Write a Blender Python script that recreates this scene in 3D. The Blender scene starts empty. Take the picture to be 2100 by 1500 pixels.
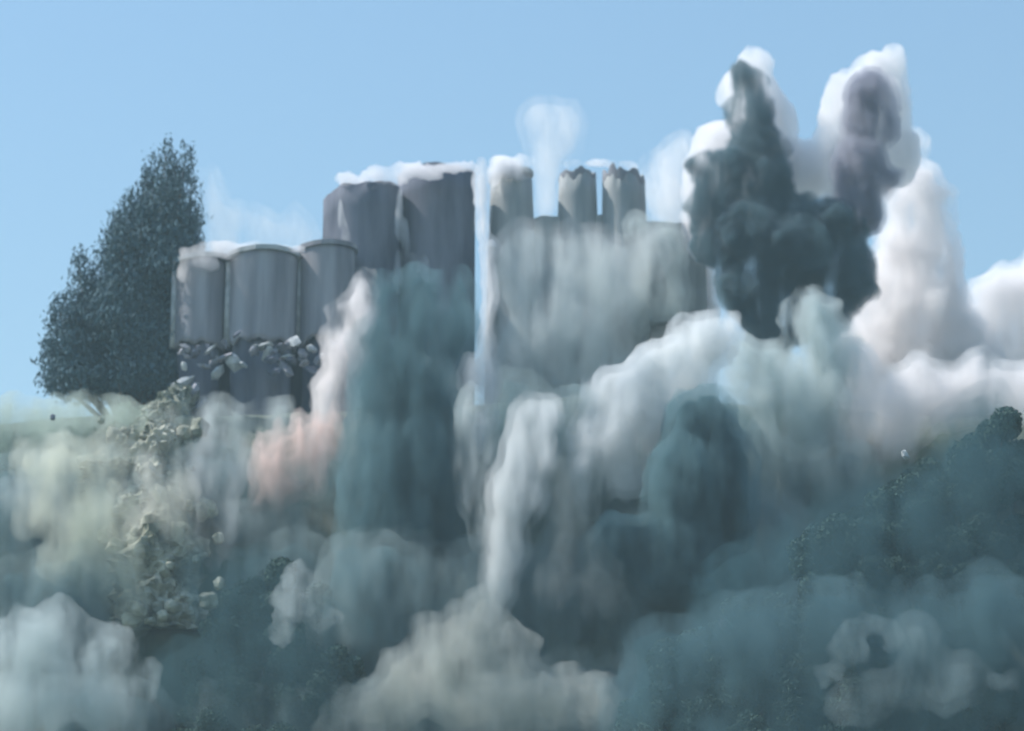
import bpy, bmesh, math, random
import numpy as np
from mathutils import Vector, Matrix, noise

R = math.radians
S = bpy.context.scene
COL = S.collection
random.seed(7)

# ------------------------------------------------------------------ camera
CAM_LOC = Vector((0.0, -400.0, -122.0))
PITCH = math.atan2(122.0, 400.0)
FOCAL, SENS = 125.5, 36.0
cam_d = bpy.data.cameras.new("camera")
cam_d.lens = FOCAL
cam_d.sensor_width = SENS
cam_d.sensor_fit = 'HORIZONTAL'
cam_d.clip_start = 1.0
cam_d.clip_end = 20000.0
cam = bpy.data.objects.new("camera", cam_d)
cam.location = CAM_LOC
cam.rotation_euler = (math.pi / 2 + PITCH, 0, 0)
COL.objects.link(cam)
S.camera = cam
cam_d.dof.use_dof = True            # phone telephoto that missed its focus
cam_d.dof.focus_distance = 300.0
cam_d.dof.aperture_fstop = 0.15

# ------------------------------------------------------------------ light
SUN_EL, SUN_AZ = R(52), R(-82)      # azimuth measured from the view direction (+Y), negative = left
world = bpy.data.worlds.new("World")
S.world = world
world.use_nodes = True
nt = world.node_tree
nt.nodes.clear()
sky = nt.nodes.new('ShaderNodeTexSky')
sky.sky_type = 'NISHITA'
sky.sun_disc = False
sky.sun_elevation = SUN_EL
sky.sun_rotation = SUN_AZ
sky.altitude = 0
sky.air_density = 2.0
sky.dust_density = 0.0
sky.ozone_density = 6.5
bg = nt.nodes.new('ShaderNodeBackground')
bg.inputs['Strength'].default_value = 0.095
wo = nt.nodes.new('ShaderNodeOutputWorld')
nt.links.new(sky.outputs[0], bg.inputs[0])
nt.links.new(bg.outputs[0], wo.inputs[0])

sd = bpy.data.lights.new("sun", 'SUN')
sd.energy = 3.6
sd.angle = R(0.5)
sd.color = (1.0, 0.955, 0.90)
sun = bpy.data.objects.new("sun", sd)
sdir = Vector((math.sin(SUN_AZ) * math.cos(SUN_EL), math.cos(SUN_AZ) * math.cos(SUN_EL), math.sin(SUN_EL)))
sun.rotation_euler = sdir.to_track_quat('Z', 'Y').to_euler()
sun.location = (-80, 0, 120)
COL.objects.link(sun)

S.view_settings.view_transform = 'Standard'
S.view_settings.look = 'None'
S.view_settings.gamma = 1.0
S.view_settings.use_curve_mapping = False
S.view_settings.exposure = 0.66
cy = S.cycles
cy.max_bounces = 10
cy.volume_bounces = 7
cy.diffuse_bounces = 2
cy.transparent_max_bounces = 96
cy.use_denoising = True
cy.use_adaptive_sampling = True
cy.adaptive_threshold = 0.025
cy.sample_clamp_indirect = 6.0

# ------------------------------------------------------------------ helpers
FPX = FOCAL / SENS * 2100.0
CP, SP = math.cos(PITCH), math.sin(PITCH)


def at(px, py, Y):
    """a point of the place that stands at depth Y, from its bearing in the photograph"""
    u, v = (px - 1050) / FPX, (750 - py) / FPX
    d = Vector((u, CP - v * SP, SP + v * CP))
    return CAM_LOC + d * ((Y - CAM_LOC.y) / d.y)


def mpp(Y):
    return (Y - CAM_LOC.y) / CP / FPX


def tag(o, label=None, cat=None, group=None, kind=None):
    if label: o['label'] = label
    if cat: o['category'] = cat
    if group: o['group'] = group
    if kind: o['kind'] = kind
    return o


def link(o, parent=None):
    COL.objects.link(o)
    if parent: o.parent = parent
    return o


def empty(name, loc, label, cat, group=None):
    o = bpy.data.objects.new(name, None)
    o.location = loc
    o.empty_display_size = 0.5
    link(o)
    return tag(o, label, cat, group)


def mesh_obj(name, verts, faces, mat, parent=None, smooth=False, loc=None):
    me = bpy.data.meshes.new(name)
    me.from_pydata([tuple(v) for v in verts], [], faces)
    me.materials.append(mat)
    if smooth:
        me.polygons.foreach_set('use_smooth', [True] * len(me.polygons))
    me.update()
    o = bpy.data.objects.new(name, me)
    if loc is not None: o.location = loc
    return link(o, parent)


def bm_obj(name, bm, mat, parent=None, smooth=False, loc=None):
    me = bpy.data.meshes.new(name)
    bm.normal_update()
    bm.to_mesh(me)
    bm.free()
    me.materials.append(mat)
    if smooth:
        me.polygons.foreach_set('use_smooth', [True] * len(me.polygons))
    o = bpy.data.objects.new(name, me)
    if loc is not None: o.location = loc
    return link(o, parent)


# ------------------------------------------------------------------ materials
def surf(name, c1, c2, scale=(1, 1, 1), rough=0.9, nscale=1.0, detail=6, bump=0.0, c3=None, contrast=(0.35, 0.65), trans=0.0):
    m = bpy.data.materials.new(name)
    m.use_nodes = True
    t = m.node_tree
    b = t.nodes['Principled BSDF']
    b.inputs['Roughness'].default_value = rough
    b.inputs['Specular IOR Level'].default_value = 0.2
    tc = t.nodes.new('ShaderNodeTexCoord')
    mp = t.nodes.new('ShaderNodeMapping')
    mp.inputs['Scale'].default_value = scale
    n = t.nodes.new('ShaderNodeTexNoise')
    n.inputs['Scale'].default_value = nscale
    n.inputs['Detail'].default_value = detail
    r = t.nodes.new('ShaderNodeValToRGB')
    r.color_ramp.elements[0].position = contrast[0]
    r.color_ramp.elements[1].position = contrast[1]
    r.color_ramp.elements[0].color = (*c1, 1)
    r.color_ramp.elements[1].color = (*c2, 1)
    if c3:
        e = r.color_ramp.elements.new((contrast[0] + contrast[1]) / 2)
        e.color = (*c3, 1)
    L = t.links.new
    L(tc.outputs['Object'], mp.inputs[0])
    L(mp.outputs[0], n.inputs['Vector'])
    L(n.outputs['Fac'], r.inputs[0])
    L(r.outputs[0], b.inputs['Base Color'])
    if bump:
        bp = t.nodes.new('ShaderNodeBump')
        bp.inputs['Strength'].default_value = bump
        bp.inputs['Distance'].default_value = 0.3
        L(n.outputs['Fac'], bp.inputs['Height'])
        L(bp.outputs[0], b.inputs['Normal'])
    return m


def vol(name, col, dens, g=0.2, scale=0.33, stretch=3.2, lo=0.06, hi=2.0):
    """scattering dust whose density and tint vary in streaks and clots"""
    m = bpy.data.materials.new(name)
    m.use_nodes = True
    t = m.node_tree
    t.nodes.clear()
    N, L = t.nodes.new, t.links.new
    o = N('ShaderNodeOutputMaterial')
    v = N('ShaderNodeVolumePrincipled')
    v.inputs['Anisotropy'].default_value = g
    tc = N('ShaderNodeTexCoord')
    mp = N('ShaderNodeMapping')
    mp.inputs['Scale'].default_value = (scale, scale, scale / stretch)
    n = N('ShaderNodeTexNoise')
    n.inputs['Scale'].default_value = 1.0
    n.inputs['Detail'].default_value = 3.5
    n.inputs['Roughness'].default_value = 0.6
    mr = N('ShaderNodeMapRange')
    mr.inputs['From Min'].default_value = 0.40
    mr.inputs['From Max'].default_value = 0.60
    mr.inputs['To Min'].default_value = dens * lo
    mr.inputs['To Max'].default_value = dens * hi
    L(tc.outputs['Object'], mp.inputs[0])
    L(mp.outputs[0], n.inputs['Vector'])
    L(n.outputs['Fac'], mr.inputs['Value'])
    L(mr.outputs[0], v.inputs['Density'])
    v.inputs['Color'].default_value = (*col, 1)
    L(v.outputs[0], o.inputs['Volume'])
    return m


ALB = dict(white=(0.99, 0.978, 0.98), pale=(0.94, 0.955, 0.955), grey=(0.72, 0.79, 0.79), teal=(0.42, 0.52, 0.53),  # shade of the lower dust is put into teal, dark and black albedos
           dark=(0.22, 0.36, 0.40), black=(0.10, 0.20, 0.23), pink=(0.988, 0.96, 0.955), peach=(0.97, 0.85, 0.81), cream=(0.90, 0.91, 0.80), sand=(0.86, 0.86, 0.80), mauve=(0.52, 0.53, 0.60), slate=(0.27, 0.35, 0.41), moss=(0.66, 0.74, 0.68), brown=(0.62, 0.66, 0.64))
NM = dict(white='white_dust', pale='pale_grey_dust', grey='grey_dust', teal='shaded_blue_grey_dust', dark='dark_blue_smoke_and_shade', black='blackish_smoke_and_shade',
          pink='pinkish_dust', peach='peach_dust', cream='cream_dust', sand='beige_dust', slate='slate_smoke', mauve='mauve_smoke', moss='greenish_dust', brown='brownish_dust')
VOL = {}


def DV(kind, dens, g=0.3, lo=0.06):
    if (kind, dens, g, lo) not in VOL:
        VOL[(kind, dens, g, lo)] = vol(NM[kind], ALB[kind], dens, g, lo=lo, hi=2.0 - lo)
    return VOL[(kind, dens, g, lo)]


M = dict(
    concrete=surf('weathered_concrete', (0.19, 0.19, 0.215), (0.33, 0.33, 0.36), (1.0, 1.0, 0.12), nscale=0.5, bump=0.25, c3=(0.25, 0.25, 0.275)),
    concrete_light=surf('light_concrete', (0.24, 0.26, 0.265), (0.38, 0.39, 0.39), (1.0, 1.0, 0.12), nscale=0.5, bump=0.25),
    concrete_dark=surf('dark_concrete', (0.07, 0.08, 0.11), (0.19, 0.20, 0.24), (0.6, 0.6, 0.12), nscale=0.5, bump=0.3),  # darker bluish grey concrete, streaked vertically
    concrete_pale=surf('pale_concrete', (0.30, 0.32, 0.33), (0.48, 0.50, 0.51), (1, 1, 1), nscale=0.8),
    rock=surf('dusty_rock', (0.13, 0.14, 0.11), (0.44, 0.44, 0.36), (1, 1, 0.5), nscale=0.5, bump=0.5),
    ground=surf('dusty_hillside', (0.045, 0.075, 0.065), (0.17, 0.18, 0.15), (1, 1, 0.35), nscale=0.12, bump=0.5, c3=(0.09, 0.12, 0.10)),
    bark=surf('bark', (0.07, 0.06, 0.05), (0.13, 0.11, 0.09), nscale=2.0),
    leaf_blue=surf('haze_blued_foliage', (0.055, 0.11, 0.135), (0.105, 0.165, 0.19), nscale=0.35),  # lighter blue of the hazy distance is put into the leaf colour
    leaf_dark=surf('dark_foliage', (0.03, 0.065, 0.055), (0.075, 0.12, 0.095), nscale=0.3),
    leaf_dusty=surf('dusty_foliage', (0.11, 0.17, 0.12), (0.20, 0.27, 0.19), nscale=0.4),
)


# ------------------------------------------------------------------ terrain
SPUR = [at(px, py, -62.0) for px, py in ((1150, 1500), (1400, 1290), (1600, 1170), (1750, 1060), (1900, 960), (2010, 890), (2150, 900), (2500, 900))]
SPX, SPZ = [p.x for p in SPUR], [p.z for p in SPUR]


def hill_z(x, y):
    base = -7.0 + 1.2 * math.sin(x * 0.05 + 1.0) - 0.004 * max(0, -x - 40) ** 2 * 0.2
    z = base
    if y < -7:
        z = base - (-7 - y) * 1.7
    if y > 30:
        z = base - (y - 30) * 0.25
    # nearer wooded spur on the right
    if x > 8:
        crest = float(np.interp(x, SPX, SPZ)) - 5.0
        spur = crest - abs(y + 62) * (0.75 if y > -62 else 1.7)
        z = max(z, spur)
    side = max(0.0, abs(x) - 110) * 0.35
    z -= side
    z = max(z, -128.0)
    if z > -127.9:
        n = noise.fractal(Vector((x * 0.06, y * 0.06, 3.1)), 0.9, 2.1, 4)
        z += 1.3 * n
    return z


xs = np.concatenate([np.linspace(-9000, -200, 14), np.arange(-180, 181, 2.0), np.linspace(200, 9000, 14)])
ys = np.concatenate([np.linspace(-5000, -172, 12), np.arange(-160, 61, 2.0), np.linspace(80, 9000, 16)])
gv, gf = [], []
for y in ys:
    for x in xs:
        gv.append((x, y, hill_z(x, y)))
nx = len(xs)
for j in range(len(ys) - 1):
    for i in range(nx - 1):
        a = j * nx + i
        gf.append((a, a + 1, a + nx + 1, a + nx))
tag(mesh_obj('hillside', gv, gf, M['ground'], smooth=True), kind='structure')


def slope_Y(px, py):
    """depth at which the bearing meets the main slope"""
    Y = -150.0
    while Y < 40:
        p = at(px, py, Y)
        if p.z < hill_z(p.x, Y): return Y
        Y += 1.5
    return 40.0


# ------------------------------------------------------------------ dust and smoke
def one_skin(me, voxel):
    """close self-crossings left by the displacement and keep the one largest body"""
    o = bpy.data.objects.new('tmp', me)
    COL.objects.link(o)
    md = o.modifiers.new('r', 'REMESH')
    md.mode = 'VOXEL'
    md.voxel_size = voxel
    dg = bpy.context.evaluated_depsgraph_get()
    new = bpy.data.meshes.new_from_object(o.evaluated_get(dg))
    bpy.data.objects.remove(o)
    bpy.data.meshes.remove(me)
    n = len(new.vertices)
    ed = np.empty(2 * len(new.edges), np.int32)
    new.edges.foreach_get('vertices', ed)
    ed = ed.reshape(-1, 2)
    lab = np.arange(n)
    while True:
        m = np.minimum(lab[ed[:, 0]], lab[ed[:, 1]])
        old = lab.copy()
        np.minimum.at(lab, ed[:, 0], m)
        np.minimum.at(lab, ed[:, 1], m)
        lab = lab[lab]
        if (lab == old).all(): break
    ids, cnt = np.unique(lab, return_counts=True)
    if len(ids) > 1:
        bm = bmesh.new()
        bm.from_mesh(new)
        keep = ids[cnt.argmax()]
        bm.verts.ensure_lookup_table()
        bmesh.ops.delete(bm, geom=[bm.verts[i] for i in np.nonzero(lab != keep)[0]], context='VERTS')
        bm.to_mesh(new)
        bm.free()
    return new


def billow_mesh(name, blobs, Y, voxel, amp, freq, stretch, depth, seed, inset=0.0, spread=0.0, lump=0.6, ground=True):
    """ellipsoids fused by a voxel remesh, then torn and lumped by fractal noise"""
    bm = bmesh.new()
    rnd = random.Random(int(seed * 100) + len(blobs))
    for b in blobs:
        cx, cyy, rx, ry = b[:4]
        rot = b[4] if len(b) > 4 else 0.0
        yy = Y + (b[5] if len(b) > 5 else 0.0) + rnd.uniform(-spread, spread)
        k = mpp(yy)
        if ground:      # keep the dust on top of the slope it rolls down
            yy = min(yy, slope_Y(cx, cyy) - (min(rx, ry) * depth * 0.5) * k)
            k = mpp(yy)
        c = at(cx, cyy, yy)
        mt = Matrix.Translation(c) @ Matrix.Rotation(R(-rot), 4, 'Y') @ Matrix.Diagonal((rx * k, (min(rx, ry) * depth + 0.15 * max(rx, ry)) * k, ry * k, 1))
        bmesh.ops.create_icosphere(bm, subdivisions=3, radius=1.0, matrix=mt)
    me = bpy.data.meshes.new(name)
    bm.to_mesh(me)
    bm.free()
    o = bpy.data.objects.new(name, me)
    COL.objects.link(o)
    md = o.modifiers.new('r', 'REMESH')
    md.mode = 'VOXEL'
    md.voxel_size = voxel
    sm = o.modifiers.new('s', 'SMOOTH')
    sm.factor = 0.5
    sm.iterations = 2
    dg = bpy.context.evaluated_depsgraph_get()
    new = bpy.data.meshes.new_from_object(o.evaluated_get(dg))
    bpy.data.objects.remove(o)
    bpy.data.meshes.remove(me)
    n = len(new.vertices)
    co = np.empty(n * 3); new.vertices.foreach_get('co', co); co = co.reshape(-1, 3)
    no = np.empty(n * 3); new.vertices.foreach_get('normal', no); no = no.reshape(-1, 3)
    off = Vector((seed * 13.7, seed * 7.1, seed * 3.3))
    sc = Vector((freq, freq, freq / stretch))
    out = np.empty(n)
    for i in range(n):
        p = Vector(co[i]) * sc + off
        a = noise.noise(p)
        b2 = noise.noise(p * 2.2 + off)
        c2 = noise.noise(p * 4.7)
        d2 = noise.noise(p * 9.1 + off)
        out[i] = lump * (1.5 * abs(a) + 0.9 * abs(b2) + 0.5 * abs(c2) - 0.6) + (1 - lump) * 1.3 * (a + 0.6 * b2 + 0.35 * c2) + 0.4 * d2
    co += no * (out * amp - inset)[:, None]
    new.vertices.foreach_set('co', co.ravel())
    new.update()
    new = one_skin(new, voxel * 0.8)
    new.polygons.foreach_set('use_smooth', [True] * len(new.polygons))
    new.materials.clear()
    new.name = name
    new.update()
    return new


def cloud(name, label, outer, core, blobs, Y, cat='dust cloud', voxel=0.5, amp=1.3, freq=0.2, stretch=1.0,
          depth=0.8, seed=0.0, group=None, spread=0.0, lump=0.5, inset=None, kind=None, ground=True):
    me = billow_mesh(name, blobs, Y, voxel, amp, freq, stretch, depth, seed, 0.0, spread, lump, ground)
    me.materials.append(outer)
    o = link(bpy.data.objects.new(name, me))
    if core is not None:
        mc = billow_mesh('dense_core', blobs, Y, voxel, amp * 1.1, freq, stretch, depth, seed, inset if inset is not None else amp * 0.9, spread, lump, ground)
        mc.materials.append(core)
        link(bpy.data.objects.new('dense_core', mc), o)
    return tag(o, label, cat, group, kind)


exec_clouds = True

# ------------------------------------------------------------------ silos
def shell_mesh(rad, z0, z1, seed, ragged=0.0, taper=0.0, dents=0.05, seg=56, thick=0.35, lean=0.0, slope=0.0, teeth=2.2):
    """a hollow concrete drum with a (possibly torn) upper edge"""
    rnd = random.Random(seed)
    rows = 14
    V, F = [], []
    tops = []
    for i in range(seg):
        a = 2 * math.pi * i / seg
        t = z1 + slope * rad * math.cos(a)
        if ragged:
            t -= ragged * (0.5 + noise.fractal(Vector((math.cos(a) * teeth, math.sin(a) * teeth, seed * 3.7)), 0.9, 2, 4) + (0.35 if teeth > 2 and rnd.random() < 0.2 else 0))
        tops.append(t)
    for side in (0, 1):
        for j in range(rows + 1):
            f = j / rows
            for i in range(seg):
                a = 2 * math.pi * i / seg
                z = z0 + (tops[i] - z0) * f
                r = rad * (1 - taper * f ** 2) - (thick if side else 0)
                r += dents * noise.noise(Vector((math.cos(a) * 2, math.sin(a) * 2, z * 0.25 + seed)))
                V.append((r * math.cos(a) + lean * (z - z0), r * math.sin(a), z))
    n1 = (rows + 1) * seg
    for j in range(rows):
        for i in range(seg):
            k = (i + 1) % seg
            F.append((j * seg + i, j * seg + k, (j + 1) * seg + k, (j + 1) * seg + i))
            F.append((n1 + j * seg + i, n1 + (j + 1) * seg + i, n1 + (j + 1) * seg + k, n1 + j * seg + k))
    for i in range(seg):
        k = (i + 1) % seg
        F.append((rows * seg + i, rows * seg + k, n1 + rows * seg + k, n1 + rows * seg + i))
        F.append((i, n1 + i, n1 + k, k))
    return V, F


def disc_slab(rad, z, h, seed, seg=40, tilt=0.0, rough=0.25):
    V, F = [], []
    for lev in (0, 1):
        for i in range(seg):
            a = 2 * math.pi * i / seg
            r = rad + rough * noise.noise(Vector((math.cos(a) * 3, math.sin(a) * 3, seed * 2.3)))
            V.append((r * math.cos(a), r * math.sin(a), z + lev * h + tilt * r * math.cos(a)))
    F.append(tuple(range(seg - 1, -1, -1)))
    F.append(tuple(range(seg, 2 * seg)))
    for i in range(seg):
        k = (i + 1) % seg
        F.append((i, k, seg + k, seg + i))
    return V, F


def silo(label, x0, x1, ytop, Y, mat, seed, ragged=0.0, taper=0.0, slab=None, zbot=-16.0, pil=True, lean=0.0, tilt=0.0, slab_mat='concrete_pale', slope=0.0, teeth=2.2, broken=None, rim_band=None):
    cx = (x0 + x1) / 2
    k = mpp(Y)
    rad = (x1 - x0) / 2 * k
    top = at(cx, ytop, Y).z
    base = at(cx, ytop, Y)
    root = empty('silo', (base.x, Y, zbot), label, 'silo', 'concrete silos along the hilltop')
    h = top - zbot
    zb = 0.0
    if broken:
        zb = at(cx, broken, Y).z - zbot
        V, F = shell_mesh(rad - 0.6, 0, zb + 2.0, seed + 9, 0.0, dents=0.5)
        mesh_obj('crushed_base', V, F, M['concrete_dark'], root, smooth=True)
    V, F = shell_mesh(rad, zb, h, seed, ragged, taper, lean=lean, slope=slope, teeth=teeth)
    if broken:
        V = [(x, y, z + (1.1 * noise.noise(Vector((x * 0.6, y * 0.6, seed * 2.0))) + 0.5 * noise.noise(Vector((x * 1.7, y * 1.7, seed)))) * max(0.0, 1 - (z - zb) / 2.0)) for x, y, z in V]
    mesh_obj('drum_wall', V, F, M[mat], root, smooth=True)
    if slab:
        V, F = disc_slab(rad * (1 - taper) + slab, h + 0.02, 0.55, seed, tilt=tilt)
        mesh_obj('roof_slab', V, F, M[slab_mat], root)
    V, F = disc_slab(rad * (1 - taper) - 0.4, h - 3.2, 0.3, seed + 3)
    mesh_obj('inner_floor', V, F, M['concrete_dark'], root)
    if rim_band:  # slightly darker ring around the torn top
        V, F = shell_mesh(rad + 0.06, h - rim_band, h, seed, ragged, 0.0, thick=0.5, teeth=teeth, slope=slope)
        k_ = 1 - taper
        V = [(x * k_, y * k_, z + 1.3 * noise.noise(Vector((x * 0.9, y * 0.9, seed * 1.3))) * max(0.0, 1 - (z - h + rim_band) / (0.5 * rim_band))) for x, y, z in V]
        mesh_obj('darker_rim', V, F, M['concrete'], root, smooth=True)
    if pil:      # pale rib along the left edge of the drum
        bm = bmesh.new()
        bmesh.ops.create_cone(bm, cap_ends=True, segments=12, radius1=0.45, radius2=0.4, depth=h - 0.6 - zb,
                              matrix=Matrix.Translation((-rad + 0.05 + lean * h / 2, -rad * 0.25, (h - 0.6 + zb) / 2)) @ Matrix.Rotation(math.atan(lean), 4, 'Y'))
        bm_obj('left_rib', bm, M['concrete_pale'], root, smooth=True)
    return root


silo('left end silo with a tilted white dusty roof beside the dark tree', 360, 468, 545, 0.0, 'concrete', 1, slab=0.35, tilt=0.10, broken=718)
silo('broad grey silo standing second from the dark tree', 470, 612, 535, -0.5, 'concrete', 2, slab=0.3, tilt=0.03, broken=716)
silo('silo half buried by pinkish dust under the tall dark pair', 614, 730, 520, 0.5, 'concrete', 3, slab=0.3, tilt=0.04, slab_mat='concrete', broken=712)
silo('dark silo with torn top, left of the dark pair', 662, 822, 392, 7.5, 'concrete_dark', 4, ragged=0.7, pil=False, slope=0.12, teeth=1.3)
silo('dark silo with torn top, right of the dark pair', 814, 976, 358, 11.0, 'concrete_dark', 5, ragged=0.6, pil=False, slope=0.05, teeth=1.2)
silo('pale narrow silo under a slanting white cap', 992, 1106, 368, 14.0, 'concrete_light', 6, ragged=0.4, taper=0.24, slab=0.1, tilt=0.18, pil=False)
silo('ragged topped grey silo left of the dark crack', 1132, 1236, 352, 14.5, 'concrete_light', 7, ragged=0.9, taper=0.26, pil=False, teeth=1.2, rim_band=1.3, slope=0.12)
silo('ragged topped grey silo right of the dark crack', 1224, 1334, 352, 14.0, 'concrete_light', 8, ragged=1.5, taper=0.2, pil=False, teeth=1.3, rim_band=1.6, slope=-0.1)


def box(bm, x0, x1, y0, y1, z0, z1):
    r = bmesh.ops.create_cube(bm, size=1.0, matrix=Matrix.Translation(((x0 + x1) / 2, (y0 + y1) / 2, (z0 + z1) / 2)) @ Matrix.Diagonal((x1 - x0, y1 - y0, z1 - z0, 1)))
    return r


# wide grey block the ragged silos rise from
a, b = at(1035, 440, 13.4), at(1328, 460, 13.4)
root = empty('silo_block', ((a.x + b.x) / 2, 13.4, -16.0), 'wide grey concrete block from which the ragged pale silos rise', 'building')
bm = bmesh.new()
w = (b.x - a.x) / 2
top = a.z + 16.0
segs = 24
V, F = [], []
for lev in range(2):
    for i in range(segs + 1):
        x = -w + 2 * w * i / segs
        zt = top - 0.35 + 0.9 * noise.noise(Vector((x * 0.4, 2.2, 0))) - (0.6 if x > w * 0.5 else 0)
        V += [(x, 0 if lev == 0 else 7.0, 0), (x, 0 if lev == 0 else 7.0, zt)]
n = (segs + 1) * 2
for i in range(segs):
    p = 2 * i
    F.append((p, p + 2, p + 3, p + 1))
    F.append((n + p, n + p + 1, n + p + 3, n + p + 2))
    F.append((p + 1, p + 3, n + p + 3, n + p + 1))
F.append((0, 1, n + 1, n)); F.append((2 * segs, n + 2 * segs, n + 2 * segs + 1, 2 * segs + 1))
bm.free()
mesh_obj('block_wall', V, F, M['concrete_light'], root)
bm = bmesh.new()
p0, p1 = at(1322, 456, 13.2), at(1450, 660, 13.2)
box(bm, p0.x, p1.x, 13.2, 18.0, p1.z, p0.z)
bm.verts.ensure_lookup_table()
bmesh.ops.subdivide_edges(bm, edges=bm.edges[:], cuts=5, use_grid_fill=True)
for v in bm.verts:
    v.co += 0.25 * noise.noise_vector(v.co * 0.5)
o = bm_obj('gallery', bm, M['concrete_light'], root, loc=(-root.location.x, -root.location.y, -root.location.z))


a, b = at(372, 700, 3.2), at(745, 700, 3.2)
V, F = [], []
for i in range(31):
    x = (b.x - a.x) * i / 30
    zt = 17.0 + a.z + 1.2 * noise.noise(Vector((x * 0.5, 0, 4.0)))
    V += [(x, 0.25 * noise.noise(Vector((x, 0, 0))), 0), (x, 0, zt), (x, 1.4, 0), (x, 1.4, zt)]
for i in range(30):
    p = 4 * i
    F += [(p, p + 4, p + 5, p + 1), (p + 2, p + 3, p + 7, p + 6), (p + 1, p + 5, p + 7, p + 3)]
F += [(0, 1, 3, 2), (120, 122, 123, 121)]
tag(mesh_obj('foundation_wall', V, F, M['concrete_dark'], loc=(a.x, 3.2, -17.0)), 'dim purplish grey wall under the broken feet of the left silos', 'wall')


# ------------------------------------------------------------------ rubble
def rock_mesh(name, seed, mat, flat=0.7):
    bm = bmesh.new()
    bmesh.ops.create_icosphere(bm, subdivisions=1 if name == 'concrete_lump' else 2, radius=1.0)
    for v in bm.verts:
        p = v.co.copy()
        q = max(abs(p.x), abs(p.y), abs(p.z))
        v.co = p * ((0.8 / q + 0.2) if name == 'concrete_lump' else (0.62 / q + 0.38)) * (1 + (0.55 if name == 'concrete_lump' else 0.28) * noise.noise(p * 1.7 + Vector((seed * 5.1, 0, 0))))
        v.co.z *= flat
    me = bpy.data.meshes.new(name)
    bm.to_mesh(me); bm.free()
    me.materials.append(M[mat])
    return me


rubble = [rock_mesh('concrete_lump', s, m) for s, m in ((1, 'concrete_pale'), (2, 'concrete'), (3, 'concrete_dark'))]
spots = [(400, 725, 13, 2), (430, 718, 15, 0), (455, 735, 17, 1), (478, 742, 20, 0), (500, 748, 14, 0), (445, 765, 18, 0), (420, 752, 14, 1),
         (545, 710, 16, 0), (560, 735, 17, 2), (580, 715, 14, 2), (600, 740, 15, 2), (585, 755, 18, 1), (565, 762, 15, 2), (605, 700, 17, 0),
         (620, 725, 14, 1), (640, 715, 15, 0), (370, 790, 22, 0), (395, 800, 18, 1), (350, 830, 20, 1), (378, 850, 17, 0), (410, 830, 16, 1), (520, 720, 12, 1), (640, 760, 16, 2), (655, 735, 13, 1)]
rs = random.Random(12)
for _ in range(26):
    spots.append((rs.uniform(372, 690), 722 + rs.gauss(0, 14), rs.uniform(7, 14), rs.choice((0, 1, 1, 2, 2))))
for i, (px, py, r, mi) in enumerate(spots):
    Y = -6.5 + random.uniform(-0.5, 0.3)
    o = bpy.data.objects.new('concrete_lump', rubble[mi])
    o.location = at(px, py, Y)
    k = 0.8 * r * mpp(Y)
    o.scale = (k * random.uniform(0.8, 1.8), k, k * random.uniform(0.5, 1.1))
    o.rotation_euler = (random.uniform(-1, 1), random.uniform(-1, 1), random.uniform(0, 3))
    link(o)
    kind = ['whitish', 'grey', 'sooty dark'][mi]
    tag(o, f'{kind} broken concrete lump tumbling at the foot of the grey silos', 'rubble', 'broken concrete falling below the left silos')


# beige rock rib that runs down the left slope, and the ledge beside it
def rock_body(name, pts, wid, dep, mat, seed, label, cat):
    """a craggy body along a line of points, as wide and deep as given at each point"""
    V_, F_ = [], []
    seg, n = 60, len(pts)
    c0 = pts[0]
    rows = []
    for j in range((n - 1) * 14 + 1):
        f = j / 14
        i = min(int(f), n - 2)
        t = f - i
        rows.append((pts[i].lerp(pts[i + 1], t), wid[i] * (1 - t) + wid[i + 1] * t, dep[i] * (1 - t) + dep[i + 1] * t))
    for p, w_, d_ in rows:
        for k in range(seg):
            a_ = 2 * math.pi * k / seg
            q = Vector((p.x + w_ * math.cos(a_), p.y + d_ * math.sin(a_), p.z))
            nn = noise.noise(q * 0.3 + Vector((seed, 0, 0))) * 0.9 + noise.noise(q * Vector((1.1, 1.1, 0.5))) * 0.3 + 0.4 * noise.noise(q * 1.9) + 0.2 * noise.noise(q * 4.5)
            r_ = 1 + 0.6 * nn
            V_.append((p.x + w_ * r_ * math.cos(a_) - c0.x, p.y + d_ * r_ * math.sin(a_) - c0.y, p.z + 0.5 * noise.noise(q * 0.9) - c0.z))
    m_ = len(rows)
    for j in range(m_ - 1):
        for k in range(seg):
            k2 = (k + 1) % seg
            F_.append((j * seg + k, j * seg + k2, (j + 1) * seg + k2, (j + 1) * seg + k))
    F_.append(tuple(range(seg)))
    F_.append(tuple(range((m_ - 1) * seg + seg - 1, (m_ - 1) * seg - 1, -1)))
    o_ = mesh_obj(name, V_, F_, M[mat], loc=c0)
    return tag(o_, label, cat)


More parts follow.
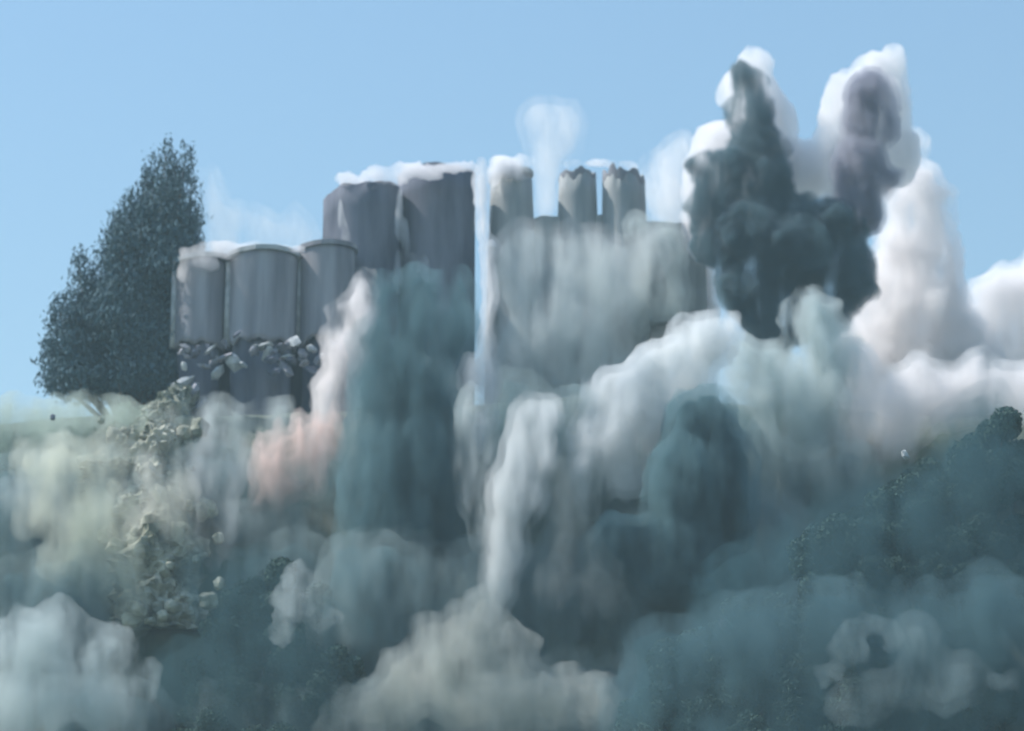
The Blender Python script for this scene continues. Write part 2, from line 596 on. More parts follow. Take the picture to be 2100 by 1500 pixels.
rock_body('rock_rib', [at(px, py, Y) for px, py, Y in ((330, 1300, -23), (312, 1180, -21), (322, 1080, -17.5), (305, 1000, -14.5), (318, 920, -11.5), (345, 850, -9), (372, 800, -6))],
          (5.0, 5.0, 4.6, 4.0, 3.4, 2.4, 1.4), (5, 5.5, 5.5, 5.5, 5, 4, 3), 'rock', 3.3, 'beige craggy rock rib running down the slope under the left end silo', 'rock')
rock_body('rock_ledge', [at(232, 985, -16), at(228, 962, -16.5), at(224, 955, -16)], (3.6, 4.2, 3.0), (3, 4, 3), 'rock', 7.1,
          'low overhanging rock ledge with a dark underside left of the beige rib', 'rock')
def make_boulders():
    rk = [rock_mesh('boulder', sd_, 'rock', 0.8) for sd_ in (21, 22, 23)]
    rr = random.Random(9)
    for i in range(140):
        f = rr.random()
        px, py = 315 + rr.gauss(0, 62) + 40 * (f < 0.15), 800 + 480 * f
        y = slope_Y(px, py) - rr.uniform(3.0, 8.0)
        k = rr.uniform(6, 22) * mpp(y)
        o = bpy.data.objects.new('boulder', rk[i % 3])
        o.location = at(px, py, y)
        o.scale = (k * rr.uniform(.8, 1.2), k, k * rr.uniform(.8, 1.5))
        o.rotation_euler = (rr.uniform(-.4, .4), rr.uniform(-.4, .4), rr.uniform(0, 6))
        tag(link(o), 'dusty beige boulder jutting from the rock rib on the left slope', 'boulder', 'boulders along the beige rock rib')


make_boulders()
for (px, py, r, Y, mi, nm, lb) in ((108, 856, 7, -20, 2, 'flying_fragment', 'small dark fragment in the air over the left hill shoulder'),
                                   (1856, 932, 11, -70, 0, 'white_fragment', 'small white fragment standing out on top of the right hand spur'),
                                   (1010, 502, 13, -4, 0, 'white_fragment', 'small bright lump dropping through the gap beside the dark pair'),
                                   (1482, 1282, 12, -80, 2, 'flying_fragment', 'small dark fragment in front of the lower middle dust')):
    o = bpy.data.objects.new(nm, rubble[mi])
    o.location = at(px, py, Y)
    k = r * mpp(Y)
    o.scale = (k * .7, k * .8, k * 1.5)
    tag(link(o), lb, 'debris')

# ------------------------------------------------------------------ trees
def leaves(name, blobs, n, size, mat, parent, seed, up=0.6, rnd_shell=0.55, aspect=1.6, fringe=0.0):
    """many leaf sprays through the volume of ellipsoid clumps: blobs = (centre, (rx, ry, rz))"""
    rg = np.random.default_rng(seed)
    vols = np.array([b[1][0] * b[1][1] * b[1][2] for b in blobs]) ** 0.75
    idx = rg.choice(len(blobs), n, p=vols / vols.sum())
    C = np.array([b[0] for b in blobs])[idx]
    RR = np.array([b[1] for b in blobs])[idx]
    d = rg.normal(size=(n, 3)); d /= np.linalg.norm(d, axis=1)[:, None]
    rr = rg.uniform(rnd_shell ** 3, 1.12, n) ** (1 / 3) + np.abs(rg.normal(0, fringe + 1e-6, n))
    P = C + d * RR * rr[:, None]
    nrm = d * 0.7 + rg.normal(size=(n, 3)) * 0.6
    nrm /= np.linalg.norm(nrm, axis=1)[:, None]
    ax = np.stack([rg.normal(0, 0.4, n), rg.normal(0, 0.4, n), np.full(n, up)], 1) + rg.normal(size=(n, 3)) * (1 - up)
    ax -= nrm * (ax * nrm).sum(1)[:, None]
    ax /= np.linalg.norm(ax, axis=1)[:, None] + 1e-9
    bx = np.cross(nrm, ax)
    s = size * rg.uniform(0.6, 1.4, n)[:, None]
    V = np.empty((n, 4, 3))
    V[:, 0] = P - ax * s * aspect * 0.5
    V[:, 1] = P + bx * s * 0.5
    V[:, 2] = P + ax * s * aspect * 0.6
    V[:, 3] = P - bx * s * 0.5
    me = bpy.data.meshes.new(name)
    me.vertices.add(4 * n)
    me.vertices.foreach_set('co', V.ravel())
    me.loops.add(4 * n)
    me.loops.foreach_set('vertex_index', np.arange(4 * n, dtype=np.int32))
    me.polygons.add(n)
    me.polygons.foreach_set('loop_start', np.arange(0, 4 * n, 4, dtype=np.int32))
    me.polygons.foreach_set('loop_total', np.full(n, 4, dtype=np.int32))
    me.update(calc_edges=True)
    me.materials.append(mat)
    o = bpy.data.objects.new(name, me)
    return link(o, parent)


def limb(bm, p0, p1, r0, r1, seg=7):
    d = Vector(p1) - Vector(p0)
    m = Matrix.Translation((Vector(p0) + Vector(p1)) / 2) @ d.to_track_quat('Z', 'Y').to_matrix().to_4x4()
    bmesh.ops.create_cone(bm, cap_ends=True, segments=seg, radius1=r0, radius2=r1, depth=d.length, matrix=m)


# tall feathery tree at the left end
TY = 4.0
tb = at(260, 850, TY)
root = empty('feathery_tree', (tb.x, TY, -12.0), 'tall dark blue green tree with feathery upright tips left of the silos', 'tree')
tips = [(340, 300, 560), (378, 315, 560), (300, 345, 600), (268, 395, 600), (238, 425, 640), (250, 450, 660), (392, 390, 640), (400, 450, 660), (315, 330, 600), (360, 330, 600), (330, 400, 640), (250, 500, 680),
        (160, 520, 720), (190, 560, 720), (120, 610, 780), (150, 660, 790), (100, 690, 800), (300, 500, 760), (350, 520, 780),
        (280, 620, 800), (290, 440, 700), (330, 470, 720), (265, 540, 760), (310, 580, 780), (350, 590, 780), (240, 650, 790), (200, 680, 800), (330, 650, 800), (250, 720, 810), (360, 640, 790), (215, 745, 810)]
blobs = []
bm = bmesh.new()
rg = random.Random(3)
for (px, py, pb) in tips:
    yy = TY + rg.uniform(-4, 4)
    t = at(px, py + 18, yy) - root.location
    bs = at(px * 0.75 + 262 * 0.25, pb, yy) - root.location
    limb(bm, (0, 0, 4.0), bs, 0.4, 0.22)
    limb(bm, bs, t, 0.2, 0.04, 6)
    L = (t - bs).length
    for q in range(7):
        f = q / 6
        c = bs.lerp(t, f)
        wd = (2.6 * (1 - f) ** 0.8 + 0.9) * min(1.0, L / 11 + 0.25) * rg.uniform(0.7, 1.15)
        blobs.append(((c.x + rg.uniform(-.5, .5), c.y, c.z), (wd, wd, L / 9 + 0.6)))
limb(bm, (0, 0, 0), (0, 0, 12), 0.8, 0.5, 10)
bm_obj('trunk', bm, M['bark'], root, smooth=True)
leaves('crown', blobs, 90000, 0.21, M['leaf_blue'], root, 5, up=0.8, rnd_shell=0.02, aspect=3.2, fringe=0.22)


def tree_proto(seed, mat, label, cat='tree', group=None, size=1.0, n=13000):
    rg = random.Random(seed)
    root = empty('broadleaf_tree', (0, 0, -500), label, cat, group)
    bm = bmesh.new()
    limb(bm, (0, 0, -1.5), (0, 0, 3.2), 0.38, 0.28, 9)
    blobs = []
    for i in range(11):
        a = rg.uniform(0, 6.28)
        r = rg.uniform(0.4, 3.0)
        c = Vector((r * math.cos(a), r * math.sin(a), rg.uniform(3.2, 7.6) - r * 0.4))
        limb(bm, (0, 0, 2.4), c, 0.16, 0.05, 6)
        q = rg.uniform(1.1, 2.0)
        blobs.append((tuple(c), (q, q, q * 0.8)))
    bm_obj('trunk', bm, M['bark'], root, smooth=True)
    leaves('crown', blobs, n, 0.25, M[mat], root, seed, up=0.4, rnd_shell=0.35, aspect=1.3)
    return root


def copy_tree(root, label, loc, sc, rz):
    c = root.copy(); COL.objects.link(c)
    c.location = loc; c.scale = (sc, sc, sc * random.uniform(.9, 1.15)); c.rotation_euler = (0, 0, rz)
    c['label'] = label
    for ch in list(root.children):
        d = ch.copy(); COL.objects.link(d); d.parent = c
    return c


GSPUR, GLOW = 'trees on the right hand spur', 'dark trees low on the slope'
protos = [tree_proto(11, 'leaf_dark', '', group=GSPUR), tree_proto(12, 'leaf_dark', '', group=GSPUR), tree_proto(13, 'leaf_dark', '', group=GSPUR)]
used = [False] * 3


def plant(px, py, Y, sc, label, group, k):
    """tree whose crown top is seen at the bearing px, py"""
    sc = max(sc, 0.55)
    y = Y - 45.0
    while y < Y + 45:      # the spot on the slope where the crown top reaches that bearing
        p = at(px, py, y)
        if hill_z(p.x, y) + 8.4 * sc >= p.z: break
        y += 0.5
    loc = Vector((p.x, y, hill_z(p.x, y) - 0.3))
    pr = protos[k]
    if not used[k]:
        used[k] = True
        pr.location = loc; pr.scale = (sc, sc, sc); pr['label'] = label; pr['group'] = group
        return pr
    c = copy_tree(pr, label, loc, sc, random.uniform(0, 6.28))
    c['group'] = group
    return c


spur = [(1785, 950), (1835, 965), (1880, 890), (1930, 850), (1985, 795), (2040, 850), (2085, 830), (1740, 1010), (1690, 1060), (1900, 950), (1960, 920), (2020, 930),
        (2075, 930), (1830, 1040), (1770, 1080), (1900, 1040), (1980, 1030), (2060, 1040), (1640, 1100), (1700, 1160), (1800, 1150), (1880, 1140), (1960, 1130), (2050, 1140),
        (1580, 1120), (1540, 1180), (1620, 1200)] + [(1350 + 92 * (q % 8) + 40 * (q // 8 % 2) + 12 * math.sin(q * 7.0), 1240 + 75 * (q // 8) + 20 * math.sin(q * 3.1)) for q in range(32)]
ORD = ['first', 'second', 'third', 'fourth', 'fifth', 'sixth', 'seventh', 'eighth', 'ninth', 'tenth']
SKY = sorted([0, 1, 2, 3, 4, 5, 6, 7, 8], key=lambda q: -spur[q][0])
SPL = {q: 'dusty tree in the lower ranks of the right hand spur, under the skyline trees' for q in range(len(spur))}
for n_, q in enumerate(SKY):
    SPL[q] = f'dark tree on the skyline of the wooded spur, {ORD[n_]} from the right edge'
for i, (px, py) in enumerate(spur):
    Y = -62 - max(0, py - 900) * 0.05
    plant(px, py, Y, random.uniform(0.75, 1.05), SPL[i], GSPUR, i % 3)
low = [(500, 1175), (560, 1160), (620, 1200), (470, 1250), (540, 1270), (620, 1290), (680, 1300), (450, 1350), (520, 1370), (600, 1390), (420, 1420), (660, 1400), (500, 1460), (580, 1470)]
for i, (px, py) in enumerate(low):
    Y = slope_Y(px, py + 40) - 2
    plant(px, py, Y, random.uniform(0.8, 1.1), ('uppermost dark tree' if i == 1 else 'lowest dark tree' if i == 13 else 'leftmost dark tree' if i == 10 else 'rightmost dark tree' if i == 8 else 'dark teal tree inside') + ' of the clump low on the left slope', GLOW, (i + 1) % 3)

sh = None
rr = random.Random(4)
for i, (px, py) in enumerate([(30, 905), (60, 920), (150, 905), (215, 900), (20, 1000), (110, 985), (165, 1040), (60, 1070), (250, 1100), (270, 1065), (410, 1050), (440, 960), (200, 960), (280, 860)]):
    y = slope_Y(px, py) - 0.5
    loc = at(px, py + 8, y)
    if sh is None:
        sh = empty('shrub', loc, 'dusty green shrub clinging to the left hill slope', 'shrub', 'shrubs scattered over the left slope')
        bm = bmesh.new()
        limb(bm, (0, 0, -0.5), (0, 0, 0.6), 0.12, 0.06)
        bm_obj('stem', bm, M['bark'], sh)
        leaves('foliage', [((rr.uniform(-1, 1), rr.uniform(-1, 1), rr.uniform(0.4, 1.3)), (0.8, 0.8, 0.7)) for _ in range(6)], 1500, 0.16, M['leaf_dusty'], sh, 3, up=0.5, rnd_shell=0.2)
        continue
    copy_tree(sh, sh['label'], loc, rr.uniform(0.7, 1.6), rr.uniform(0, 6))

# ------------------------------------------------------------------ dust, back to front
# -- the two tall columns at the right
cloud('dust_plume', 'white dust added as bright rim light around the left of the two tall smoke columns', DV('white', 0.7, 0.5, 0.5), None,  # white volume behind the smoke imitates its bright rim
      [(1548, 136, 40, 42), (1535, 190, 68, 62), (1556, 240, 68, 86), (1478, 300, 66, 58), (1564, 330, 86, 95), (1440, 370, 46, 80), (1431, 470, 36, 70), (1600, 275, 36, 84), (1500, 380, 76, 100)],
      12, seed=1, amp=0.7, freq=0.4, cat='dust plume', voxel=0.33)
cloud('dust_plume', 'white dust in the gap and added as bright rim light around the right of the two tall smoke columns', DV('white', 0.7, 0.5, 0.5), None,  # rim brightness built as a white volume, plus the cloud in the gap
      [(1836, 122, 27, 40), (1785, 148, 46, 42), (1738, 186, 42, 48), (1708, 240, 30, 80), (1785, 215, 80, 80), (1848, 220, 24, 106), (1650, 350, 62, 70), (1708, 330, 46, 90), (1840, 320, 52, 70)],
      12, seed=2, amp=0.7, freq=0.4, cat='dust plume', voxel=0.33)
cloud('dust_plume', 'broad pinkish white dust column right of the dark smoke', DV('white', 0.2, 0.35), DV('pink', 0.4, 0.3),
      [(1875, 300, 38, 50), (1870, 400, 84, 90), (1885, 520, 98, 110), (1870, 650, 125, 140), (1850, 800, 145, 130), (1938, 450, 32, 48), (1790, 900, 130, 100), (1950, 740, 110, 130), (1800, 600, 62, 110), (1760, 760, 90, 140), (1970, 850, 110, 100), (1940, 600, 50, 80)],
      27, ground=False, seed=3, amp=1.5, freq=0.22, cat='dust plume', voxel=0.42)
cloud('dust_cloud', 'white cloud bank rising to the right edge of the picture', DV('white', 0.2, 0.3), DV('white', 0.3, 0.3),
      [(2080, 625, 110, 85), (2000, 690, 90, 80), (2120, 720, 120, 120), (1950, 760, 90, 90), (2200, 600, 130, 130), (2060, 800, 130, 100), (1960, 850, 100, 80)],
      34, ground=False, seed=4, amp=1.3, freq=0.2)
cloud('dark_smoke_plume', 'dark smoke plume with a tall left finger over a broad body', DV('slate', 0.22, 0.3), DV('black', 0.6, 0.0),
      [(1530, 168, 40, 44), (1542, 230, 58, 60), (1552, 300, 70, 56), (1500, 355, 90, 60), (1466, 430, 66, 66), (1570, 400, 68, 110), (1550, 490, 110, 100), (1620, 520, 120, 110), (1545, 590, 90, 80), (1600, 640, 100, 75), (1575, 710, 56, 66), (1690, 480, 95, 85), (1730, 560, 76, 95), (1450, 340, 42, 40), (1650, 450, 70, 60), (1700, 640, 60, 60), (1480, 500, 60, 60), (1560, 770, 40, 50)],
      2, seed=5, amp=1.15, freq=0.33, cat='smoke plume', voxel=0.33, inset=0.35)
cloud('dark_smoke_plume', 'slender grey topped smoke column leaning over the white dust', DV('mauve', 0.35, 0.4), DV('mauve', 0.7, 0.2),
      [(1785, 198, 64, 64), (1784, 260, 68, 60), (1764, 340, 66, 75), (1775, 370, 82, 48), (1752, 430, 72, 66)],
      3, seed=6, amp=0.9, freq=0.33, cat='smoke plume', voxel=0.33, inset=0.7)
# -- thin dust against the sky
cloud('dust_cloud', 'faint pale dust drifting over the left silo roofs', DV('pale', 0.035, 0.4), DV('white', 0.05, 0.4),
      [(500, 470, 85, 65), (430, 400, 38, 80), (590, 480, 75, 50), (450, 480, 60, 50)], 6, seed=7, amp=1.4)
cloud('dust_jet', 'thin white jet shooting up between the ragged silos', DV('white', 0.035, 0.4), DV('white', 0.09, 0.4),
      [(1120, 320, 56, 100), (1120, 410, 46, 60), (1128, 250, 75, 60), (1105, 360, 44, 60), (1150, 290, 50, 50)], 20, seed=8, amp=1.3, cat='dust jet', stretch=2.5)
cloud('dust_cloud', 'pale haze of dust between grey block and dark smoke', DV('white', 0.09, 0.4), DV('white', 0.16, 0.4),
      [(1370, 400, 64, 90), (1390, 320, 45, 60), (1390, 480, 40, 60)], 24, seed=9, amp=1.2)
cloud('dust_cloud', 'bright dust spilling down beside the wide concrete block', DV('white', 0.4, 0.3), DV('white', 0.8, 0.3),
      [(1440, 510, 34, 60), (1420, 580, 50, 60), (1375, 610, 56, 65), (1350, 680, 46, 70), (1400, 670, 50, 60), (1440, 640, 40, 60), (1335, 610, 30, 60)],
      17, seed=29, amp=0.7, freq=0.3)
# -- bright dust crowning the silos
cloud('dust_cloud', 'white dust lying over the tilted roof of the left end silo', DV('white', 0.8, 0.5, 0.4), None,
      [(408, 532, 50, 19, -24), (460, 512, 54, 18, -8), (530, 508, 60, 11, -3), (590, 512, 40, 9), (374, 556, 13, 28)],
      -3.2, seed=10, amp=0.5, freq=0.5, voxel=0.22)
cloud('dust_cloud', 'white dust streaming off the tops of the dark pair', DV('white', 0.8, 0.5, 0.4), None,
      [(685, 405, 36, 15, -35), (730, 376, 50, 18, -22), (790, 362, 55, 18, -8), (860, 352, 55, 17, -14), (930, 344, 48, 13)],
      4, seed=11, amp=0.7, freq=0.5, voxel=0.22)
cloud('dust_cloud', 'slanting white cap of dust on the pale narrow silo', DV('white', 1.0, 0.5), None,
      [(1045, 345, 48, 24, -20), (1075, 330, 24, 16, -10), (1012, 360, 18, 22)], 11, seed=30, amp=0.4, freq=0.5, voxel=0.22)
cloud('dust_cloud', 'small white puffs over the ragged silo tops', DV('white', 0.6, 0.5), None,
      [(1175, 338, 22, 13), (1232, 335, 40, 9), (1285, 343, 30, 10)], 15, seed=31, amp=0.35, freq=0.5, voxel=0.22)
cloud('dust_jet', 'bright white dust falling in the gap beside the dark pair', DV('white', 0.3, 0.4, 0.4), DV('white', 0.6, 0.4, 0.4),
      [(986, 390, 19, 80), (990, 460, 20, 50), (1006, 505, 24, 28), (1003, 600, 17, 110), (1000, 720, 22, 80), (1004, 790, 26, 66), (1012, 850, 18, 50), (968, 770, 24, 50), (985, 880, 18, 60)],
      -27, seed=12, amp=0.8, freq=0.4, stretch=2.5, voxel=0.28, cat='dust jet', ground=False)
# -- one continuous curtain over the slope
cloud('dust_curtain', 'deep blue dust curtain filling the slope below the whole silo row', DV('teal', 0.09, 0.25), DV('dark', 0.22, 0.15),  # curtain albedo darkened so that it looks shaded
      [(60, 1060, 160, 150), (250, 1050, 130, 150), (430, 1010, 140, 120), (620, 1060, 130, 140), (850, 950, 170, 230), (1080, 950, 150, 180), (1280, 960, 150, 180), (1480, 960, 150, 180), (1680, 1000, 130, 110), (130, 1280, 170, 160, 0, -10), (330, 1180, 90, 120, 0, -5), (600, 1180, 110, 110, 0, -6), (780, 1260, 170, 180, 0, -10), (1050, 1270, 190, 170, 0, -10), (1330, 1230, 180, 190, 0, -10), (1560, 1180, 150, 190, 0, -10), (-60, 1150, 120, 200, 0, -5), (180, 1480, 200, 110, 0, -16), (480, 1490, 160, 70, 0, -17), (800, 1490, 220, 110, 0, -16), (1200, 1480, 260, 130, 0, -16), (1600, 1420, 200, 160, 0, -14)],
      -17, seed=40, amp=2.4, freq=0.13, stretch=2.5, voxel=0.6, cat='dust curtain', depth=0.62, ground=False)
cloud('dark_smoke_plume', 'dark blue smoke hanging below the dark silos', DV('dark', 0.13, 0.2), DV('black', 0.35, 0.0),
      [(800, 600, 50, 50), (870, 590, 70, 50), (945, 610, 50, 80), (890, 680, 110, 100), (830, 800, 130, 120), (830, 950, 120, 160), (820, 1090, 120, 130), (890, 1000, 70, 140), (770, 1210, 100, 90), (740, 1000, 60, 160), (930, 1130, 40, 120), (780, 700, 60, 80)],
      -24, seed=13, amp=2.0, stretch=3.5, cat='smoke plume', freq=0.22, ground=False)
cloud('dust_cloud', 'grey dust hiding the foot of the wide concrete block', DV('pale', 0.05, 0.25), DV('grey', 0.14, 0.2),
      [(1160, 680, 140, 110), (1080, 560, 80, 120), (1250, 600, 90, 120), (1200, 760, 130, 90), (1080, 760, 90, 110), (1180, 540, 120, 90), (1330, 520, 60, 60)], 4, seed=14, amp=1.6, stretch=1.8, ground=False)
cloud('dust_stream', 'pinkish dust streaming down in front of the half buried silo', DV('pink', 0.22, 0.4), DV('pink', 0.5, 0.3),
      [(728, 640, 58, 50), (700, 720, 48, 80), (685, 820, 50, 90), (655, 920, 45, 90), (745, 600, 40, 30), (655, 990, 26, 60)],
      -12, seed=15, amp=1.1, stretch=3, freq=0.35, cat='dust stream', voxel=0.33, ground=False)
cloud('dust_stream', 'peach tinted dust fan falling under the left silos', DV('peach', 0.2, 0.4), DV('peach', 0.45, 0.3),
      [(535, 965, 24, 85), (575, 955, 28, 90), (612, 930, 28, 100), (650, 940, 24, 100), (590, 1000, 60, 40), (520, 1010, 14, 50), (680, 880, 20, 60)],
      -19, seed=41, amp=1.5, stretch=6, freq=0.5, cat='dust stream', voxel=0.33, ground=False)
cloud('dust_cloud', 'greenish grey dust curtain over the left hill shoulder', DV('moss', 0.15, 0.3), DV('moss', 0.16, 0.25),
      [(150, 890, 100, 70), (70, 930, 90, 100), (230, 870, 80, 70), (330, 900, 80, 90), (160, 990, 110, 80), (-30, 930, 80, 110), (40, 850, 80, 50), (120, 850, 60, 40), (-60, 850, 80, 60)],
      -11, seed=16, amp=1.6, stretch=3)
cloud('dust_cloud', 'grey dust falling in strands between beige rocks and peach dust', DV('grey', 0.10, 0.3), DV('grey', 0.16, 0.25),
      [(450, 890, 70, 80), (440, 1000, 80, 100), (560, 860, 60, 50), (500, 1090, 90, 70), (600, 1090, 80, 60), (390, 940, 40, 90)],
      -13, seed=42, amp=1.5, stretch=4, freq=0.3)
cloud('dust_stream', 'thin strands of beige dust sliding over the rock rib', DV('sand', 0.08, 0.3), DV('sand', 0.12, 0.3),
      [(310, 960, 40, 70), (325, 1060, 44, 90), (305, 1160, 46, 80), (330, 1240, 40, 60), (370, 1040, 26, 110), (280, 1090, 36, 60), (345, 880, 36, 60), (390, 1130, 24, 90)],
      -24, seed=43, amp=1.2, stretch=3, freq=0.35, cat='dust stream', ground=False, voxel=0.33)
cloud('dust_stream', 'narrow pale dust strands dropping beside the peach fan', DV('pale', 0.09, 0.3), None,
      [(425, 890, 16, 80), (455, 960, 15, 100), (415, 1010, 14, 100), (470, 1050, 16, 100), (445, 1120, 18, 60), (400, 960, 20, 60), (490, 960, 22, 60), (440, 1000, 30, 60)],
      -24, seed=44, amp=1.4, stretch=5, freq=0.4, cat='dust stream', ground=False, voxel=0.3)
cloud('dust_cloud', 'soft pinkish dust spilling over the crest behind the wooded spur', DV('white', 0.14, 0.3), DV('pink', 0.3, 0.3),
      [(1770, 890, 110, 90), (1840, 840, 100, 90), (1920, 810, 90, 80), (1730, 970, 80, 60), (2010, 790, 90, 70), (2100, 800, 80, 70), (1760, 780, 60, 90)], -13, seed=45, amp=1.4, ground=False)
cloud('dust_cloud', 'thin dark teal dust among the trees low on the left', DV('black', 0.05, 0.2), None,
      [(500, 1220, 130, 100), (600, 1330, 140, 130), (450, 1400, 140, 110), (620, 1450, 150, 90)], -44, seed=46, amp=1.8, ground=False)
cloud('dust_cloud', 'thin dark teal dust drifting over the wooded spur', DV('black', 0.05, 0.2), DV('black', 0.08, 0.2),
      [(1850, 1060, 170, 110), (2020, 990, 140, 130), (1680, 1160, 150, 110), (2000, 1150, 170, 120), (1550, 1260, 140, 120), (1780, 1280, 170, 120), (1980, 1320, 150, 120), (2000, 870, 90, 80)], -80, seed=47, amp=1.8, ground=False)
cloud('dust_stream', 'thin pale drips of dust running down the seam of the dark pair', DV('pale', 0.7, 0.4), None,
      [(820, 440, 8, 60), (832, 500, 9, 60), (818, 560, 10, 50), (850, 540, 14, 24), (872, 560, 9, 40)],
      3, seed=51, amp=0.35, stretch=4, freq=0.6, cat='dust stream', ground=False, voxel=0.2)
cloud('dust_stream', 'thin pale drips of dust on the left face of the dark pair', DV('pale', 0.5, 0.4), None,
      [(698, 440, 7, 40), (706, 490, 8, 50), (716, 540, 10, 40), (740, 560, 18, 14), (765, 580, 14, 30)],
      2.5, seed=52, amp=0.35, stretch=4, freq=0.6, cat='dust stream', ground=False, voxel=0.2)
cloud('dust_cloud', 'grey smudge of dust clinging to the right end of the wide block', DV('grey', 0.14, 0.3), DV('grey', 0.2, 0.3),
      [(1380, 600, 46, 60), (1362, 500, 50, 50), (1330, 540, 46, 60), (1385, 530, 34, 46), (1310, 470, 40, 40), (1310, 620, 40, 80)], 9, seed=53, amp=1.0, freq=0.3, ground=False)
cloud('dust_cloud', 'sunlit yellowish dust smeared across the left slope beside the rock rib', DV('cream', 0.07, 0.3), DV('cream', 0.13, 0.3),
      [(120, 960, 90, 80), (200, 1060, 90, 90), (150, 1150, 80, 70), (240, 1160, 60, 90), (90, 1040, 60, 60), (225, 930, 60, 60), (270, 1260, 60, 60), (400, 1180, 40, 80)], -29, seed=55, amp=2.0, freq=0.3, stretch=2, ground=False)
cloud('dust_cloud', 'mottled paler dust patch in front of the middle of the dark curtain', DV('brown', 0.04, 0.3), DV('brown', 0.06, 0.3),
      [(1165, 1030, 34, 90), (1180, 1130, 55, 80), (1130, 1200, 50, 60), (1240, 1210, 50, 60)], -36, seed=56, amp=1.8, freq=0.3, stretch=2.5, ground=False)
cloud('dust_cloud', 'lumpy pale grey billow spreading diagonally towards the dark plume', DV('pale', 0.25, 0.3), DV('pale', 0.5, 0.3),
      [(1440, 705, 84, 66), (1370, 765, 100, 78), (1300, 825, 105, 84), (1250, 900, 88, 88), (1212, 985, 44, 85), (1480, 685, 50, 44), (1340, 870, 90, 80), (1280, 960, 64, 70), (1400, 790, 80, 70)], -27, seed=17, amp=1.3, freq=0.25, ground=False)
cloud('dust_cloud', 'pale blue grey billow beneath the dark smoke body', DV('grey', 0.2, 0.3), DV('grey', 0.35, 0.25),
      [(1660, 660, 58, 62), (1590, 770, 78, 70), (1520, 760, 60, 90), (1640, 830, 110, 120), (1590, 940, 95, 100), (1695, 740, 74, 100), (1680, 930, 90, 90)], -14, seed=18, amp=1.4, freq=0.25, ground=False)
cloud('dark_smoke_plume', 'deep blue smoke coloured as the shadow between the two pale billows', DV('dark', 0.3, 0.2), DV('black', 0.9, 0.0),  # near-black albedo holds the shadow between the billows
      [(1440, 880, 85, 95), (1420, 1010, 110, 140), (1390, 1150, 130, 110), (1280, 1130, 100, 80), (1490, 990, 75, 140)], -32, seed=19, amp=1.5, stretch=2.5, cat='smoke plume', ground=False)
cloud('dust_stream', 'light grey dust stream narrowing to a point low in the centre', DV('pale', 0.12, 0.3), DV('pale', 0.28, 0.3),
      [(1090, 860, 60, 60), (1080, 930, 64, 80), (1060, 1010, 70, 90), (1042, 1100, 54, 90), (1018, 1180, 38, 90), (1000, 1255, 20, 50)], -33, seed=20, amp=1.1, stretch=3, freq=0.3, cat='dust stream', ground=False)
cloud('dust_cloud', 'pale teal dust strand beside the light grey stream', DV('grey', 0.13, 0.3), DV('pale', 0.18, 0.3),
      [(975, 900, 40, 90), (968, 1000, 40, 90), (960, 840, 34, 60), (940, 960, 18, 80), (985, 1080, 34, 70)], -31, seed=21, amp=1.1, stretch=2.5, freq=0.3, ground=False)
cloud('dust_cloud', 'grey brown dust mass behind the light grey stream', DV('teal', 0.12, 0.2), DV('brown', 0.2, 0.2),
      [(1170, 880, 80, 100), (1160, 1030, 80, 110), (1140, 1150, 90, 100), (1120, 1250, 90, 90)], -24, seed=22, amp=1.5, stretch=2, ground=False)
# -- the foot of the slope
cloud('dust_cloud', 'bluish grey billow at the lower left corner', DV('grey', 0.13, 0.3), DV('grey', 0.15, 0.3),
      [(60, 1320, 100, 80), (160, 1390, 100, 80), (40, 1440, 130, 80), (220, 1440, 90, 70), (120, 1270, 60, 50), (280, 1410, 50, 50), (230, 1330, 60, 60)],
      -46, seed=23, amp=1.8, freq=0.25, ground=False)
cloud('dust_cloud', 'grey dust bank along the left edge under the hill', DV('grey', 0.08, 0.3), DV('sand', 0.1, 0.3),
      [(50, 1050, 100, 80), (190, 1110, 90, 90), (250, 1220, 90, 90), (340, 1150, 80, 110), (290, 1040, 80, 80), (370, 1260, 50, 90)],
      -20, seed=24, amp=1.8, stretch=2, ground=False)
cloud('dust_cloud', 'broad grey billow along the bottom centre of the slope', DV('brown', 0.14, 0.3), DV('sand', 0.14, 0.3),
      [(760, 1460, 90, 60), (850, 1400, 90, 80), (930, 1340, 80, 90), (1000, 1290, 50, 70), (1000, 1440, 130, 80), (1060, 1360, 50, 90), (1130, 1450, 90, 60), (1220, 1440, 60, 60), (700, 1490, 60, 50), (1160, 1390, 50, 40)], -44, seed=25, amp=1.8, freq=0.25, ground=False)
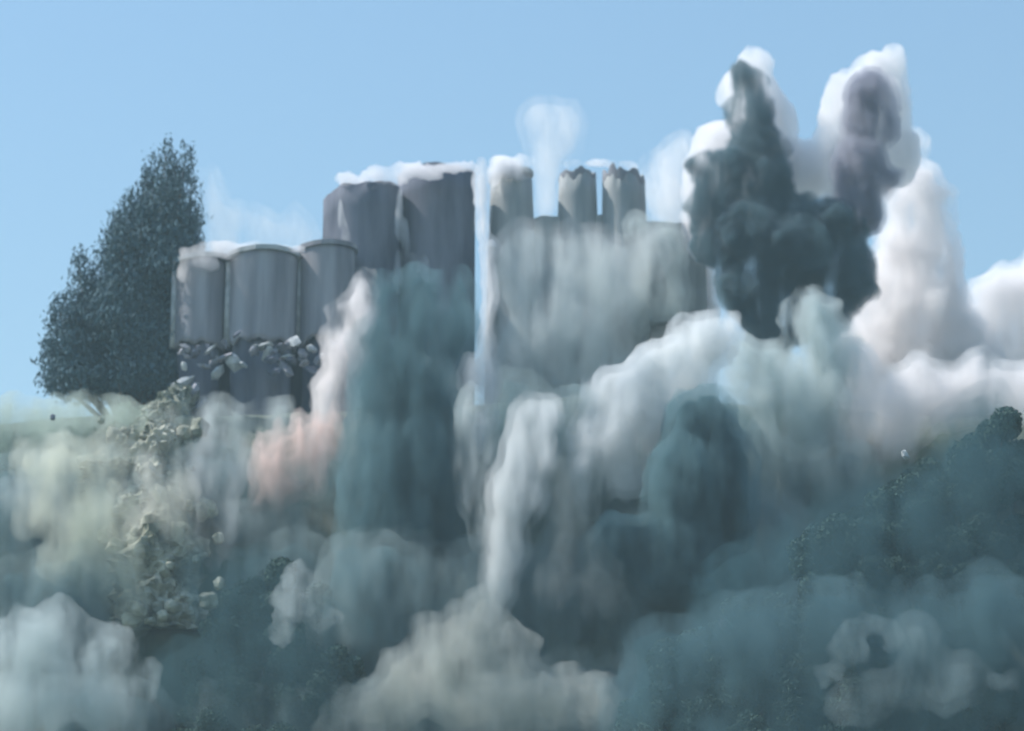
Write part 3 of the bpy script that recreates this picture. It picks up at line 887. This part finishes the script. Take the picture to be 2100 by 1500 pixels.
cloud('dust_cloud', 'dim blue grey dust spread over the lower right slope', DV('dark', 0.05, 0.2), DV('black', 0.16, 0.2),  # lack of sun on this dust is put into its dark colour
      [(1330, 1460, 110, 90), (1400, 1370, 130, 120), (1550, 1330, 140, 130), (1700, 1300, 140, 130), (1480, 1480, 170, 90), (1700, 1470, 170, 110), (1900, 1310, 150, 130), (2060, 1300, 140, 130), (1900, 1450, 180, 110), (2080, 1420, 120, 110)],
      -92, seed=26, amp=2.2, ground=False, voxel=0.6)
cloud('dust_wisp', 'curling pale wisp low in the right corner', DV('teal', 0.1, 0.3), None,
      [(1790, 1280, 52, 24), (1742, 1312, 38, 42), (1700, 1380, 40, 24), (1832, 1310, 28, 32)],
      -108, seed=27, amp=1.3, freq=0.4, voxel=0.25, cat='dust wisp', ground=False)
cloud('dust_cloud', 'pale grey dust pool under the curling wisp at the right', DV('teal', 0.06, 0.3), DV('teal', 0.1, 0.3),
      [(1850, 1410, 120, 50), (1960, 1390, 80, 50), (1750, 1450, 70, 40), (2060, 1400, 50, 30), (1880, 1320, 50, 60)],
      -106, seed=33, amp=1.6, ground=False)
cloud('dust_wisp', 'jagged pale wisp over the dark trees low on the left', DV('grey', 0.14, 0.3), None,
      [(620, 1230, 46, 50), (660, 1262, 50, 24), (580, 1290, 28, 42), (600, 1190, 26, 40)], -50, seed=28, amp=1.3, freq=0.4, voxel=0.25, cat='dust wisp', ground=False)

# ------------------------------------------------------------------ air
bm = bmesh.new()
box(bm, -9500, 9500, -5500, 9500, -140, 75)
hz = bm_obj('haze', bm, bpy.data.materials.new('pale_air'))
hm = hz.data.materials[0]
hm.use_nodes = True
hm.node_tree.nodes.clear()
ho = hm.node_tree.nodes.new('ShaderNodeOutputMaterial')
hv = hm.node_tree.nodes.new('ShaderNodeVolumePrincipled')
hv.inputs['Color'].default_value = (0.70, 0.94, 1.0, 1)
hv.inputs['Density'].default_value = 0.00018
hv.inputs['Anisotropy'].default_value = 0.2
hm.node_tree.links.new(hv.outputs[0], ho.inputs['Volume'])
hz['kind'] = 'stuff'
